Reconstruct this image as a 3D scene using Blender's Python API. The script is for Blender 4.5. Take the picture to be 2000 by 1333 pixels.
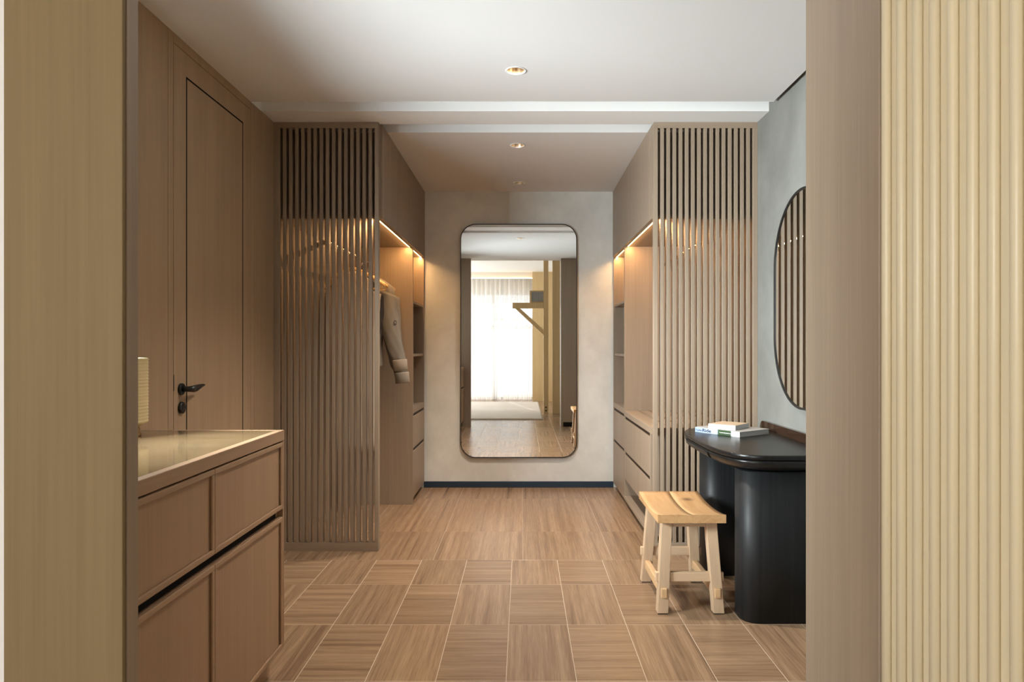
import bpy, bmesh, math, random
from mathutils import Vector, Matrix
random.seed(7)
PI = math.pi
sc = bpy.context.scene
for o in list(bpy.data.objects):
    bpy.data.objects.remove(o)
COL = sc.collection

# ------------------------------------------------------------------ camera, world, main lights, exposure
cam_data = bpy.data.cameras.new('camera')
cam_data.sensor_width = 36.0
cam_data.lens = 36.0 * 1340 / 2000
cam_data.shift_x = -0.0105
cam_data.shift_y = 0.00525
cam_data.clip_start = 0.05
cam = bpy.data.objects.new('camera', cam_data)
cam.location = (0, 0, 1.25)
cam.rotation_euler = (PI / 2, 0, 0)
COL.objects.link(cam)
sc.camera = cam

world = bpy.data.worlds.new('world')
sc.world = world
world.use_nodes = True
wn = world.node_tree
wn.nodes['Background'].inputs['Color'].default_value = (0.80, 0.90, 1.0, 1)
wn.nodes['Background'].inputs['Strength'].default_value = 0.9

sc.view_settings.view_transform = 'Standard'
sc.view_settings.look = 'None'
sc.view_settings.gamma = 1.0
sc.view_settings.use_curve_mapping = False
sc.view_settings.exposure = 0.80
try:
    sc.cycles.use_denoising = True
    sc.cycles.max_bounces = 14
    sc.cycles.diffuse_bounces = 8
    sc.cycles.glossy_bounces = 6
    sc.cycles.transparent_max_bounces = 12
    sc.cycles.sample_clamp_indirect = 8.0
    sc.cycles.caustics_reflective = False
    sc.cycles.caustics_refractive = False
except Exception:
    pass


def area_light(name, loc, rot, sx, sy, power, col, spread=PI):
    d = bpy.data.lights.new(name, 'AREA')
    d.shape = 'RECTANGLE'
    d.size = sx
    d.size_y = sy
    d.energy = power
    d.color = col
    d.spread = spread
    o = bpy.data.objects.new(name, d)
    o.location = loc
    o.rotation_euler = rot
    COL.objects.link(o)
    return o


# daylight coming in through the bedroom window behind the camera
WINDOW_POWER = 9
area_light('window_daylight', (-1.25, -4.35, 1.35), (PI / 2, 0, 0), 3.2, 2.5, WINDOW_POWER, (1.0, 0.97, 0.93))
sun = bpy.data.lights.new('sun', 'SUN')
sun.energy = 1.2
sun.angle = math.radians(1.0)
sun.color = (1.0, 0.95, 0.88)
sun_o = bpy.data.objects.new('sun', sun)
sun_o.rotation_euler = (math.radians(52), 0, math.radians(-14))
COL.objects.link(sun_o)
sun = bpy.data.lights.new('sun', 'SUN')
sun.energy = 1.2
sun.angle = math.radians(1.0)
sun.color = (1.0, 0.95, 0.88)
sun_o = bpy.data.objects.new('sun', sun)
sun_o.rotation_euler = (math.radians(52), 0, math.radians(-14))
COL.objects.link(sun_o)
# fill light outside an added bedroom side window, beyond the left frame edge
area_light('bedroom_fill_light', (-3.5, -2.75, 1.35), (0, math.radians(-90), math.radians(38)), 2.4, 2.4, 135, (0.98, 0.99, 0.97))
# fill light for the dressing room, through an added window behind the left jamb
SIDE_POWER = 385
area_light('side_fill_light', (-2.45, 1.85, 1.66), (0, math.radians(-90), math.radians(55)), 1.0, 1.2, SIDE_POWER, (0.88, 0.97, 1.0))

# ------------------------------------------------------------------ materials
MATS = {}


def new_mat(name):
    m = bpy.data.materials.new(name)
    m.use_nodes = True
    nt = m.node_tree
    b = nt.nodes['Principled BSDF']
    return m, nt, b


def plain(name, col, rough=0.5, metal=0.0, spec=0.5, emit=None, estr=0.0, coat=0.0):
    m, nt, b = new_mat(name)
    b.inputs['Base Color'].default_value = (*col, 1)
    b.inputs['Roughness'].default_value = rough
    b.inputs['Metallic'].default_value = metal
    b.inputs['Specular IOR Level'].default_value = spec
    b.inputs['Coat Weight'].default_value = coat
    if emit:
        b.inputs['Emission Color'].default_value = (*emit, 1)
        b.inputs['Emission Strength'].default_value = estr
    MATS[name] = m
    return m


def mapped_noise(nt, scale, detail=4, rough=0.6, rnd=0.0, nscale=1.0, coord='Object', distortion=0.0):
    tc = nt.nodes.new('ShaderNodeTexCoord')
    mp = nt.nodes.new('ShaderNodeMapping')
    mp.inputs['Scale'].default_value = scale
    if rnd:
        oi = nt.nodes.new('ShaderNodeObjectInfo')
        mu = nt.nodes.new('ShaderNodeMath')
        mu.operation = 'MULTIPLY'
        mu.inputs[1].default_value = rnd
        nt.links.new(oi.outputs['Random'], mu.inputs[0])
        cb = nt.nodes.new('ShaderNodeCombineXYZ')
        for k in range(3):
            nt.links.new(mu.outputs[0], cb.inputs[k])
        nt.links.new(cb.outputs[0], mp.inputs['Location'])
    nt.links.new(tc.outputs[coord], mp.inputs['Vector'])
    n = nt.nodes.new('ShaderNodeTexNoise')
    n.inputs['Scale'].default_value = nscale
    n.inputs['Detail'].default_value = detail
    n.inputs['Roughness'].default_value = rough
    n.inputs['Distortion'].default_value = distortion
    nt.links.new(mp.outputs[0], n.inputs['Vector'])
    return n


def ramp(nt, fac, stops):
    r = nt.nodes.new('ShaderNodeValToRGB')
    e = r.color_ramp.elements
    while len(e) < len(stops):
        e.new(0.5)
    for i, (p, c) in enumerate(stops):
        e[i].position = p
        e[i].color = (*c, 1)
    nt.links.new(fac, r.inputs['Fac'])
    return r


def mul(c, k):
    return tuple(x * k for x in c)


def wood(name, col, axis='Z', fine=140, contrast=0.075, rough=0.45, streak=0.08, rnd=9.0, bump=0.04, spec=0.4, vary=0.0):
    """fine straight veneer: grain runs along `axis`"""
    m, nt, b = new_mat(name)
    ax = 'XYZ'.index(axis)
    s1 = [fine] * 3
    s1[ax] = fine / 55.0
    s2 = [fine / 9.0] * 3
    s2[ax] = fine / 200.0
    n1 = mapped_noise(nt, s1, 3, 0.6, rnd)
    n2 = mapped_noise(nt, s2, 3, 0.55, rnd, distortion=0.1)
    r1 = ramp(nt, n1.outputs['Fac'], [(0.28, mul(col, 1 - contrast)), (0.72, mul(col, 1 + contrast))])
    r2 = ramp(nt, n2.outputs['Fac'], [(0.30, (1 - streak,) * 3), (0.70, (1 + streak * 0.4,) * 3)])
    mx = nt.nodes.new('ShaderNodeMix')
    mx.data_type = 'RGBA'
    mx.blend_type = 'MULTIPLY'
    mx.inputs[0].default_value = 1.0
    nt.links.new(r1.outputs[0], mx.inputs[6])
    nt.links.new(r2.outputs[0], mx.inputs[7])
    out = mx.outputs[2]
    if vary:
        oi = nt.nodes.new('ShaderNodeObjectInfo')
        hs = nt.nodes.new('ShaderNodeHueSaturation')
        mr = nt.nodes.new('ShaderNodeMapRange')
        mr.inputs['To Min'].default_value = 1 - vary
        mr.inputs['To Max'].default_value = 1 + vary
        nt.links.new(oi.outputs['Random'], mr.inputs['Value'])
        nt.links.new(mr.outputs[0], hs.inputs['Value'])
        nt.links.new(out, hs.inputs['Color'])
        out = hs.outputs[0]
    nt.links.new(out, b.inputs['Base Color'])
    b.inputs['Roughness'].default_value = rough
    b.inputs['Specular IOR Level'].default_value = spec
    if bump:
        bp = nt.nodes.new('ShaderNodeBump')
        bp.inputs['Strength'].default_value = bump
        bp.inputs['Distance'].default_value = 0.002
        nt.links.new(n1.outputs['Fac'], bp.inputs['Height'])
        nt.links.new(bp.outputs[0], b.inputs['Normal'])
    MATS[name] = m
    return m


def plaster(name, c1, c2, rough=0.85, scale=1.6):
    m, nt, b = new_mat(name)
    n1 = mapped_noise(nt, (scale, scale, scale * 0.8), 6, 0.62, distortion=0.6)
    n2 = mapped_noise(nt, (7, 7, 7), 5, 0.6)
    r1 = ramp(nt, n1.outputs['Fac'], [(0.33, c1), (0.68, c2)])
    r2 = ramp(nt, n2.outputs['Fac'], [(0.3, (0.93,) * 3), (0.7, (1.03,) * 3)])
    mx = nt.nodes.new('ShaderNodeMix')
    mx.data_type = 'RGBA'
    mx.blend_type = 'MULTIPLY'
    mx.inputs[0].default_value = 1.0
    nt.links.new(r1.outputs[0], mx.inputs[6])
    nt.links.new(r2.outputs[0], mx.inputs[7])
    nt.links.new(mx.outputs[2], b.inputs['Base Color'])
    b.inputs['Roughness'].default_value = rough
    b.inputs['Specular IOR Level'].default_value = 0.2
    bp = nt.nodes.new('ShaderNodeBump')
    bp.inputs['Strength'].default_value = 0.06
    bp.inputs['Distance'].default_value = 0.004
    nt.links.new(n2.outputs['Fac'], bp.inputs['Height'])
    nt.links.new(bp.outputs[0], b.inputs['Normal'])
    MATS[name] = m
    return m


def tile_mat(name, axis):
    """brown vein-cut stone: soft bands along `axis`, every tile its own cut"""
    m, nt, b = new_mat(name)
    ax = 'XYZ'.index(axis)
    s1 = [44] * 3
    s1[ax] = 0.8
    s2 = [230] * 3
    s2[ax] = 6
    n1 = mapped_noise(nt, [v * 0.7 for v in s1], 7, 0.70, 40.0, distortion=0.25)
    n2 = mapped_noise(nt, s2, 4, 0.65, 40.0)
    r1 = ramp(nt, n1.outputs['Fac'], [(0.30, (0.155, 0.092, 0.053)), (0.45, (0.265, 0.165, 0.097)), (0.60, (0.325, 0.21, 0.127)), (0.75, (0.375, 0.25, 0.157))])
    r2 = ramp(nt, n2.outputs['Fac'], [(0.30, (0.70,) * 3), (0.60, (1.06,) * 3)])
    mx = nt.nodes.new('ShaderNodeMix')
    mx.data_type = 'RGBA'
    mx.blend_type = 'MULTIPLY'
    mx.inputs[0].default_value = 0.9
    nt.links.new(r1.outputs[0], mx.inputs[6])
    nt.links.new(r2.outputs[0], mx.inputs[7])
    oi = nt.nodes.new('ShaderNodeObjectInfo')
    hs = nt.nodes.new('ShaderNodeHueSaturation')
    mr = nt.nodes.new('ShaderNodeMapRange')
    mr.inputs['To Min'].default_value = 0.88
    mr.inputs['To Max'].default_value = 1.08
    nt.links.new(oi.outputs['Random'], mr.inputs['Value'])
    nt.links.new(mr.outputs[0], hs.inputs['Value'])
    nt.links.new(mx.outputs[2], hs.inputs['Color'])
    nt.links.new(hs.outputs[0], b.inputs['Base Color'])
    b.inputs['Roughness'].default_value = 0.27
    b.inputs['Specular IOR Level'].default_value = 0.45
    MATS[name] = m
    return m


VEN = (0.315, 0.240, 0.172)
wood('veneer', VEN, 'Z')
wood('veneer_y', VEN, 'Y')
wood('veneer_x', VEN, 'X')
wood('veneer_slat', (0.300, 0.230, 0.165), 'Z', vary=0.05)
wood('panel_wood', (0.390, 0.270, 0.165), 'Z')
wood('credenza_wood', (0.355, 0.222, 0.130), 'Z')
wood('credenza_wood_y', (0.355, 0.222, 0.130), 'Y')
wood('light_wood', (0.238, 0.172, 0.086), 'Z', fine=90, contrast=0.07, streak=0.10, spec=0.15, rough=0.6)
wood('flute_wood', (0.66, 0.565, 0.385), 'Z', fine=120, contrast=0.04, streak=0.05, rough=0.36, spec=0.5)
wood('stool_wood', (0.53, 0.375, 0.24), 'Z', fine=60, contrast=0.08, streak=0.16, rough=0.5)
wood('stool_wood_x', (0.53, 0.375, 0.24), 'X', fine=60, contrast=0.08, streak=0.16, rough=0.5)
wood('stool_wood_y', (0.56, 0.36, 0.19), 'Y', fine=60, contrast=0.08, streak=0.16, rough=0.5)
wood('black_wood', (0.0105, 0.0115, 0.0125), 'Z', fine=70, contrast=0.35, streak=0.3, rough=0.52, bump=0.10, spec=0.35)
wood('black_wood_y', (0.0085, 0.0082, 0.0078), 'Y', fine=70, contrast=0.35, streak=0.3, rough=0.30, bump=0.04, spec=0.32)
wood('hanger_wood', (0.62, 0.40, 0.17), 'X', fine=60, contrast=0.06, rough=0.4)
wood('timber', (0.68, 0.51, 0.28), 'Z', fine=60, contrast=0.08)
plain('brown_gloss', (0.030, 0.014, 0.008), 0.12, spec=0.6)
plain('dark_gap', (0.012, 0.010, 0.009), 0.9, spec=0.1)
plain('channel', (0.035, 0.021, 0.013), 0.6, spec=0.2)
plain('white_paint', (0.80, 0.79, 0.77), 0.8, spec=0.2)
plain('ceiling_paint', (0.78, 0.775, 0.765), 0.85, spec=0.2)
plain('slot_paint', (0.88, 0.88, 0.87), 0.8, spec=0.2)
plain('grout', (0.56, 0.45, 0.34), 0.8, spec=0.2)
plain('navy', (0.012, 0.032, 0.058), 0.45)
plain('black_metal', (0.012, 0.012, 0.012), 0.32, spec=0.5)
plain('mirror', (0.86, 0.875, 0.86), 0.0, metal=1.0)
plain('steel', (0.70, 0.66, 0.60), 0.22, metal=1.0)
plain('gold', (0.62, 0.42, 0.16), 0.25, metal=1.0)
plain('strip_glow', (1, 0.8, 0.5), 0.5, emit=(1.0, 0.66, 0.30), estr=3.2)
plain('cove_glow', (1, 0.8, 0.5), 0.5, emit=(1.0, 0.62, 0.28), estr=4.5)
plain('lens_glow', (1, 1, 1), 0.5, emit=(1.0, 0.88, 0.72), estr=3.0)
plain('reflector', (0.60, 0.45, 0.29), 0.30, metal=1.0)
plain('trim_white', (0.85, 0.85, 0.83), 0.45)
plain('pages', (0.50, 0.52, 0.52), 0.8)
plain('book_white', (0.60, 0.60, 0.60), 0.55)
plain('book_tan', (0.55, 0.40, 0.27), 0.6)
plain('book_grey', (0.38, 0.36, 0.34), 0.5)
plain('ink', (0.01, 0.02, 0.06), 0.6)
plain('ink_grey', (0.30, 0.31, 0.33), 0.6)
plain('ink_white', (0.80, 0.80, 0.80), 0.6)
plain('rug_edge', (0.55, 0.50, 0.44), 0.95)
plain('vent_dark', (0.16, 0.17, 0.18), 0.5)


def shade_mat():
    m, nt, b = new_mat('lamp_paper')
    n = mapped_noise(nt, (3, 3, 160), 3, 0.6)
    r = ramp(nt, n.outputs['Fac'], [(0.3, (0.60, 0.49, 0.28)), (0.7, (0.70, 0.58, 0.35))])
    nt.links.new(r.outputs[0], b.inputs['Base Color'])
    b.inputs['Roughness'].default_value = 0.9
    MATS['lamp_paper'] = m


def stone_mat():
    m, nt, b = new_mat('stone')
    n = mapped_noise(nt, (2.2, 7.5, 3), 7, 0.62, distortion=1.4)
    r = ramp(nt, n.outputs['Fac'], [(0.28, (0.13, 0.08, 0.036)), (0.45, (0.19, 0.127, 0.064)), (0.6, (0.22, 0.152, 0.08)), (0.75, (0.26, 0.187, 0.105))])
    nt.links.new(r.outputs[0], b.inputs['Base Color'])
    b.inputs['Roughness'].default_value = 0.08
    b.inputs['Specular IOR Level'].default_value = 0.5
    MATS['stone'] = m


def fabric_mat(name, c, var=0.12, scale=260):
    m, nt, b = new_mat(name)
    n = mapped_noise(nt, (scale, scale, scale), 3, 0.7)
    r = ramp(nt, n.outputs['Fac'], [(0.3, mul(c, 1 - var)), (0.7, mul(c, 1 + var))])
    nt.links.new(r.outputs[0], b.inputs['Base Color'])
    b.inputs['Roughness'].default_value = 0.95
    b.inputs['Specular IOR Level'].default_value = 0.1
    bp = nt.nodes.new('ShaderNodeBump')
    bp.inputs['Strength'].default_value = 0.25
    bp.inputs['Distance'].default_value = 0.001
    nt.links.new(n.outputs['Fac'], bp.inputs['Height'])
    nt.links.new(bp.outputs[0], b.inputs['Normal'])
    MATS[name] = m


def sheer_mat():
    m = bpy.data.materials.new('sheer')
    m.use_nodes = True
    nt = m.node_tree
    nt.nodes.clear()
    out = nt.nodes.new('ShaderNodeOutputMaterial')
    tr = nt.nodes.new('ShaderNodeBsdfTransparent')
    tl = nt.nodes.new('ShaderNodeBsdfTranslucent')
    df = nt.nodes.new('ShaderNodeBsdfDiffuse')
    tl.inputs['Color'].default_value = (0.92, 0.90, 0.86, 1)
    df.inputs['Color'].default_value = (0.90, 0.87, 0.83, 1)
    m1 = nt.nodes.new('ShaderNodeMixShader')
    m1.inputs[0].default_value = 0.5
    nt.links.new(tl.outputs[0], m1.inputs[1])
    nt.links.new(df.outputs[0], m1.inputs[2])
    m2 = nt.nodes.new('ShaderNodeMixShader')
    m2.inputs[0].default_value = 0.82
    nt.links.new(tr.outputs[0], m2.inputs[1])
    nt.links.new(m1.outputs[0], m2.inputs[2])
    nt.links.new(m2.outputs[0], out.inputs['Surface'])
    MATS['sheer'] = m


def glass_mat():
    m = bpy.data.materials.new('pane_glass')
    m.use_nodes = True
    nt = m.node_tree
    nt.nodes.clear()
    out = nt.nodes.new('ShaderNodeOutputMaterial')
    tr = nt.nodes.new('ShaderNodeBsdfTransparent')
    gl = nt.nodes.new('ShaderNodeBsdfGlossy')
    gl.inputs['Roughness'].default_value = 0.02
    mx = nt.nodes.new('ShaderNodeMixShader')
    mx.inputs[0].default_value = 0.06
    nt.links.new(tr.outputs[0], mx.inputs[1])
    nt.links.new(gl.outputs[0], mx.inputs[2])
    nt.links.new(mx.outputs[0], out.inputs['Surface'])
    MATS['pane_glass'] = m


def spine_mat():
    """printed spine: pale blue, fading to white, a dark green photograph, a white foot"""
    m, nt, b = new_mat('ride_spine')
    tc = nt.nodes.new('ShaderNodeTexCoord')
    sp = nt.nodes.new('ShaderNodeSeparateXYZ')
    nt.links.new(tc.outputs['Object'], sp.inputs[0])
    mr = nt.nodes.new('ShaderNodeMapRange')
    mr.inputs['From Min'].default_value = 0.0
    mr.inputs['From Max'].default_value = 0.304
    nt.links.new(sp.outputs['X'], mr.inputs['Value'])
    n = mapped_noise(nt, (60, 60, 60), 4, 0.6)
    ad = nt.nodes.new('ShaderNodeMath')
    ad.operation = 'MULTIPLY_ADD'
    ad.inputs[1].default_value = 0.03
    nt.links.new(n.outputs['Fac'], ad.inputs[0])
    nt.links.new(mr.outputs[0], ad.inputs[2])
    r = ramp(nt, ad.outputs[0], [(0.0, (0.26, 0.36, 0.55)), (0.33, (0.40, 0.48, 0.60)), (0.52, (0.40, 0.47, 0.57)), (0.55, (0.03, 0.065, 0.02)), (0.82, (0.035, 0.06, 0.03)), (0.845, (0.62, 0.62, 0.62))])
    nt.links.new(r.outputs[0], b.inputs['Base Color'])
    b.inputs['Roughness'].default_value = 0.4
    MATS['ride_spine'] = m


def seat_mat():
    """honey pine board with a dark knot and cathedral grain"""
    m, nt, b = new_mat('seat_wood')
    tc = nt.nodes.new('ShaderNodeTexCoord')
    w = mapped_noise(nt, (34, 2.6, 34), 5, 0.6, distortion=1.1)
    r = ramp(nt, w.outputs['Fac'], [(0.28, (0.37, 0.20, 0.083)), (0.5, (0.45, 0.262, 0.118)), (0.72, (0.50, 0.305, 0.148))])
    mp2 = nt.nodes.new('ShaderNodeMapping')
    mp2.inputs['Location'].default_value = (-0.070 * 24, -0.13 * 26, 0)
    mp2.inputs['Scale'].default_value = (24, 26, 0)
    nt.links.new(tc.outputs['Object'], mp2.inputs['Vector'])
    g = nt.nodes.new('ShaderNodeTexGradient')
    g.gradient_type = 'SPHERICAL'
    nt.links.new(mp2.outputs[0], g.inputs['Vector'])
    mx = nt.nodes.new('ShaderNodeMix')
    mx.data_type = 'RGBA'
    nt.links.new(g.outputs['Fac'], mx.inputs[0])
    nt.links.new(r.outputs[0], mx.inputs[6])
    mx.inputs[7].default_value = (0.10, 0.05, 0.025, 1)
    nt.links.new(mx.outputs[2], b.inputs['Base Color'])
    b.inputs['Roughness'].default_value = 0.42
    MATS['seat_wood'] = m


def rug_mat():
    m, nt, b = new_mat('rug_pile')
    n = mapped_noise(nt, (4, 60, 4), 5, 0.7)
    r = ramp(nt, n.outputs['Fac'], [(0.3, (0.46, 0.41, 0.36)), (0.7, (0.66, 0.61, 0.55))])
    nt.links.new(r.outputs[0], b.inputs['Base Color'])
    b.inputs['Roughness'].default_value = 1.0
    MATS['rug_pile'] = m


shade_mat(); stone_mat(); sheer_mat(); glass_mat(); spine_mat(); seat_mat(); rug_mat()
fabric_mat('grey_knit', (0.235, 0.215, 0.185))
fabric_mat('cream_cloth', (0.42, 0.36, 0.29))
fabric_mat('cuff_knit', (0.34, 0.30, 0.245))
fabric_mat('dark_cloth', (0.045, 0.04, 0.038))
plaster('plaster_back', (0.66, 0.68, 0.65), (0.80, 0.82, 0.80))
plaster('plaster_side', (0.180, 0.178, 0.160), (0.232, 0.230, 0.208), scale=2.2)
tile_mat('tile_y', 'Y')
tile_mat('tile_x', 'X')
M = MATS


# ------------------------------------------------------------------ mesh helpers
def box(bm, x0, x1, y0, y1, z0, z1, bev=0.0, seg=1):
    vs = [bm.verts.new((x, y, z)) for z in (z0, z1) for y in (y0, y1) for x in (x0, x1)]
    fs = [(0, 2, 3, 1), (4, 5, 7, 6), (0, 1, 5, 4), (2, 6, 7, 3), (0, 4, 6, 2), (1, 3, 7, 5)]
    faces = [bm.faces.new([vs[i] for i in f]) for f in fs]
    if bev > 0:
        edges = list({e for f in faces for e in f.edges})
        bmesh.ops.bevel(bm, geom=edges, offset=bev, segments=seg, affect='EDGES', profile=0.6)
    return vs


def loft(bm, rings, cap=True, closed=True):
    rv = [[bm.verts.new(p) for p in r] for r in rings]
    n = len(rv[0])
    for a, b in zip(rv, rv[1:]):
        for i in range(n if closed else n - 1):
            j = (i + 1) % n
            f = bm.faces.new((a[i], a[j], b[j], b[i]))
            f.smooth = True
    if cap and closed:
        bm.faces.new(list(reversed(rv[0])))
        bm.faces.new(rv[-1])
    return rv


def lathe(bm, prof, cx, cy, n=32, cap=False):
    rings = [[(cx + r * math.cos(2 * PI * i / n), cy + r * math.sin(2 * PI * i / n), z) for i in range(n)] for r, z in prof]
    return loft(bm, rings, cap)


def frame_axes(d):
    d = d.normalized()
    up = Vector((0, 0, 1)) if abs(d.z) < 0.95 else Vector((1, 0, 0))
    a = d.cross(up).normalized()
    return a, a.cross(d).normalized()


def tube(bm, pts, r, n=10, cap=True):
    pts = [Vector(p) for p in pts]
    rs = r if isinstance(r, (list, tuple)) else [r] * len(pts)
    rings = []
    for i, p in enumerate(pts):
        d = pts[min(i + 1, len(pts) - 1)] - pts[max(i - 1, 0)]
        a, b = frame_axes(d)
        rings.append([p + a * (rs[i] * math.cos(2 * PI * k / n)) + b * (rs[i] * math.sin(2 * PI * k / n)) for k in range(n)])
    loft(bm, rings, cap)


def prism(bm, bottom, top):
    """hexahedron between two quads"""
    a = [bm.verts.new(p) for p in bottom]
    b = [bm.verts.new(p) for p in top]
    bm.faces.new(list(reversed(a)))
    bm.faces.new(b)
    for i in range(4):
        j = (i + 1) % 4
        bm.faces.new((a[i], a[j], b[j], b[i]))


def bevel_all(bm, off, seg=2):
    bmesh.ops.bevel(bm, geom=list(bm.edges), offset=off, segments=seg, affect='EDGES', profile=0.6)


def root_of(o):
    loc = Vector((0, 0, 0))
    while o is not None:
        loc += o.location
        o = o.parent
    return loc


def P(name, bm, mat, parent=None, label=None, local=False, kind=None, smooth=None):
    """link a bmesh as one object; geometry is in world coordinates unless local"""
    if isinstance(mat, str):
        mat = M[mat]
    if parent is not None and not local:
        bmesh.ops.translate(bm, verts=bm.verts, vec=-root_of(parent))
    bmesh.ops.recalc_face_normals(bm, faces=bm.faces)
    me = bpy.data.meshes.new(name)
    if smooth is not None:
        for f in bm.faces:
            f.smooth = smooth
    bm.to_mesh(me)
    bm.free()
    me.materials.append(mat)
    o = bpy.data.objects.new(name, me)
    COL.objects.link(o)
    if parent is not None:
        o.parent = parent
    if label:
        o['label'] = label
    if kind:
        o['kind'] = kind
    return o


def T(name, label, cat, loc, rz=0.0, group=None):
    o = bpy.data.objects.new(name, None)
    o.empty_display_size = 0.1
    o.location = loc
    o.rotation_euler = (0, 0, rz)
    o['label'] = label
    o['category'] = cat
    if group:
        o['group'] = group
    COL.objects.link(o)
    return o


def tag(o, label, cat, group=None):
    o['label'] = label
    o['category'] = cat
    if group:
        o['group'] = group
    return o


def S(name, bm, mat, parent=None, label=None):
    o = P(name, bm, mat, parent, label)
    if parent is None:
        o['kind'] = 'structure'
    return o


def BX(x0, x1, y0, y1, z0, z1, bev=0.0, seg=1):
    bm = bmesh.new()
    box(bm, x0, x1, y0, y1, z0, z1, bev, seg)
    return bm


def inst(src, parent, loc, name=None):
    o = src.copy()
    if name:
        o.name = name
    COL.objects.link(o)
    o.parent = parent
    o.location = loc
    return o


CEIL = 2.621
XL, XR = -1.522, 1.434
YB = 6.08

# ------------------------------------------------------------------ floor: one object per tile
bm = BX(XL - 0.1, XR + 0.1, -0.60, YB + 0.1, -0.05, -0.0005)
floor = S('floor', bm, 'grout', label='dressing room floor of brown vein-cut stone tiles with pale joints')
TW, TD, G = 0.2633, 0.5205, 0.0011


def tile_mesh(w, d, mat):
    G = 0.0011 if w < 0.28 else 0.0006
    bm = BX(-w / 2 + G, w / 2 - G, -d / 2 + G, d / 2 - G, -0.02, 0.0, 0.0006)
    return P('tile', bm, mat, floor, local=True)


def lay(x0, x1, y0, y1, mat, cache={}):
    w, d = round(x1 - x0, 4), round(y1 - y0, 4)
    key = (w, d, mat)
    loc = ((x0 + x1) / 2, (y0 + y1) / 2, 0)
    if key not in cache:
        cache[key] = tile_mesh(w, d, mat)
        cache[key].location = loc
    else:
        inst(cache[key], floor, loc)


xs0 = -0.589
cols = [xs0 + TW * k for k in range(-4, 9)]
rows = [4.012, 3.60] + [3.60 - TD * k for k in range(1, 9)]
for r in range(len(rows) - 1):
    for c in range(len(cols) - 1):
        a, b = max(cols[c], XL), min(cols[c + 1], XR)
        if b - a < 0.02:
            continue
        # column index 4 starts at -0.589: upright grain in the cut row nearest the wardrobes
        up = ((c - 4) + r) % 2 == 0
        lay(a, b, rows[r + 1], rows[r], 'tile_y' if up else 'tile_x')
fx = [XL, -1.048, -0.524, 0.0, 0.524, 1.048, XR]
fy = [4.012, 4.627, 5.62, YB]
for r in range(3):
    for c in range(6):
        lay(fx[c], fx[c + 1], fy[r], fy[r + 1], 'tile_y')

# ------------------------------------------------------------------ walls and ceiling
S('wall_back', BX(XL - 0.1, XR + 0.1, YB, YB + 0.1, 0, 2.9), 'plaster_back', label='pale mottled plaster wall at the end of the dressing room')
S('baseboard_back', BX(-0.875, 0.80, YB - 0.012, YB, 0, 0.054, 0.001), 'navy', label='slim dark navy baseboard under the end wall')
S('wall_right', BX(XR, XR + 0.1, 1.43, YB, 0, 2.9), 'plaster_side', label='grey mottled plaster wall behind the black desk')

wl = S('wall_left', BX(XL - 0.15, XL - 0.022, 2.66, YB, 0, 2.9), 'dark_gap', label='left wall clad in tall brown veneer panels')


def wpanel(y0, y1, z0=0.0, z1=CEIL):
    S('panel', BX(XL - 0.02, XL, y0 + 0.0017, y1 - 0.0017, z0, z1, 0.0008), 'panel_wood', wl)


WY0, WY1, WZ0, WZ1 = 1.75, 2.66, 1.14, 1.98
S('wall_below_window', BX(XL - 0.15, XL - 0.022, WY0, WY1, 0, WZ0), 'dark_gap', wl)
S('wall_above_window', BX(XL - 0.15, XL - 0.022, WY0, WY1, WZ1, 2.9), 'dark_gap', wl)
S('wall_before_window', BX(XL - 0.15, XL - 0.022, 1.40, WY0, 0, 2.9), 'dark_gap', wl)
wpanel(1.44, WY0)
wpanel(WY0, WY1, 0.0, WZ0)
wpanel(WY0, WY1, WZ1, CEIL)
wpanel(WY1, 2.944)
w2 = S('fill_window_2', BX(XL - 0.10, XL - 0.03, WY0, WY1, WZ0, WZ0 + 0.04), 'white_paint', label='unseen window added for fill light above the credenza, behind the left jamb')  # added window, out of view, lets the side fill light in
S('top_rail', BX(XL - 0.10, XL - 0.03, WY0, WY1, WZ1 - 0.04, WZ1), 'white_paint', w2)
for y in (WY0, WY1 - 0.03):
    S('mullion', BX(XL - 0.10, XL - 0.03, y, y + 0.03, WZ0 + 0.04, WZ1 - 0.04), 'white_paint', w2)
S('pane', BX(XL - 0.07, XL - 0.064, WY0 + 0.03, WY1 - 0.03, WZ0 + 0.04, WZ1 - 0.04), 'pane_glass', w2)
wpanel(2.944, 2.990)
wpanel(2.990, 3.840, 2.577)
wpanel(3.840, 3.890)
wpanel(3.890, 4.20)
wpanel(4.20, 5.43)
wpanel(5.43, YB)

door = S('door_1', BX(XL - 0.022, XL, 2.9925, 3.8375, 0.006, 2.574, 0.0008), 'panel_wood', label='flush tall brown veneer door with a thin dark inlaid outline')
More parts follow.
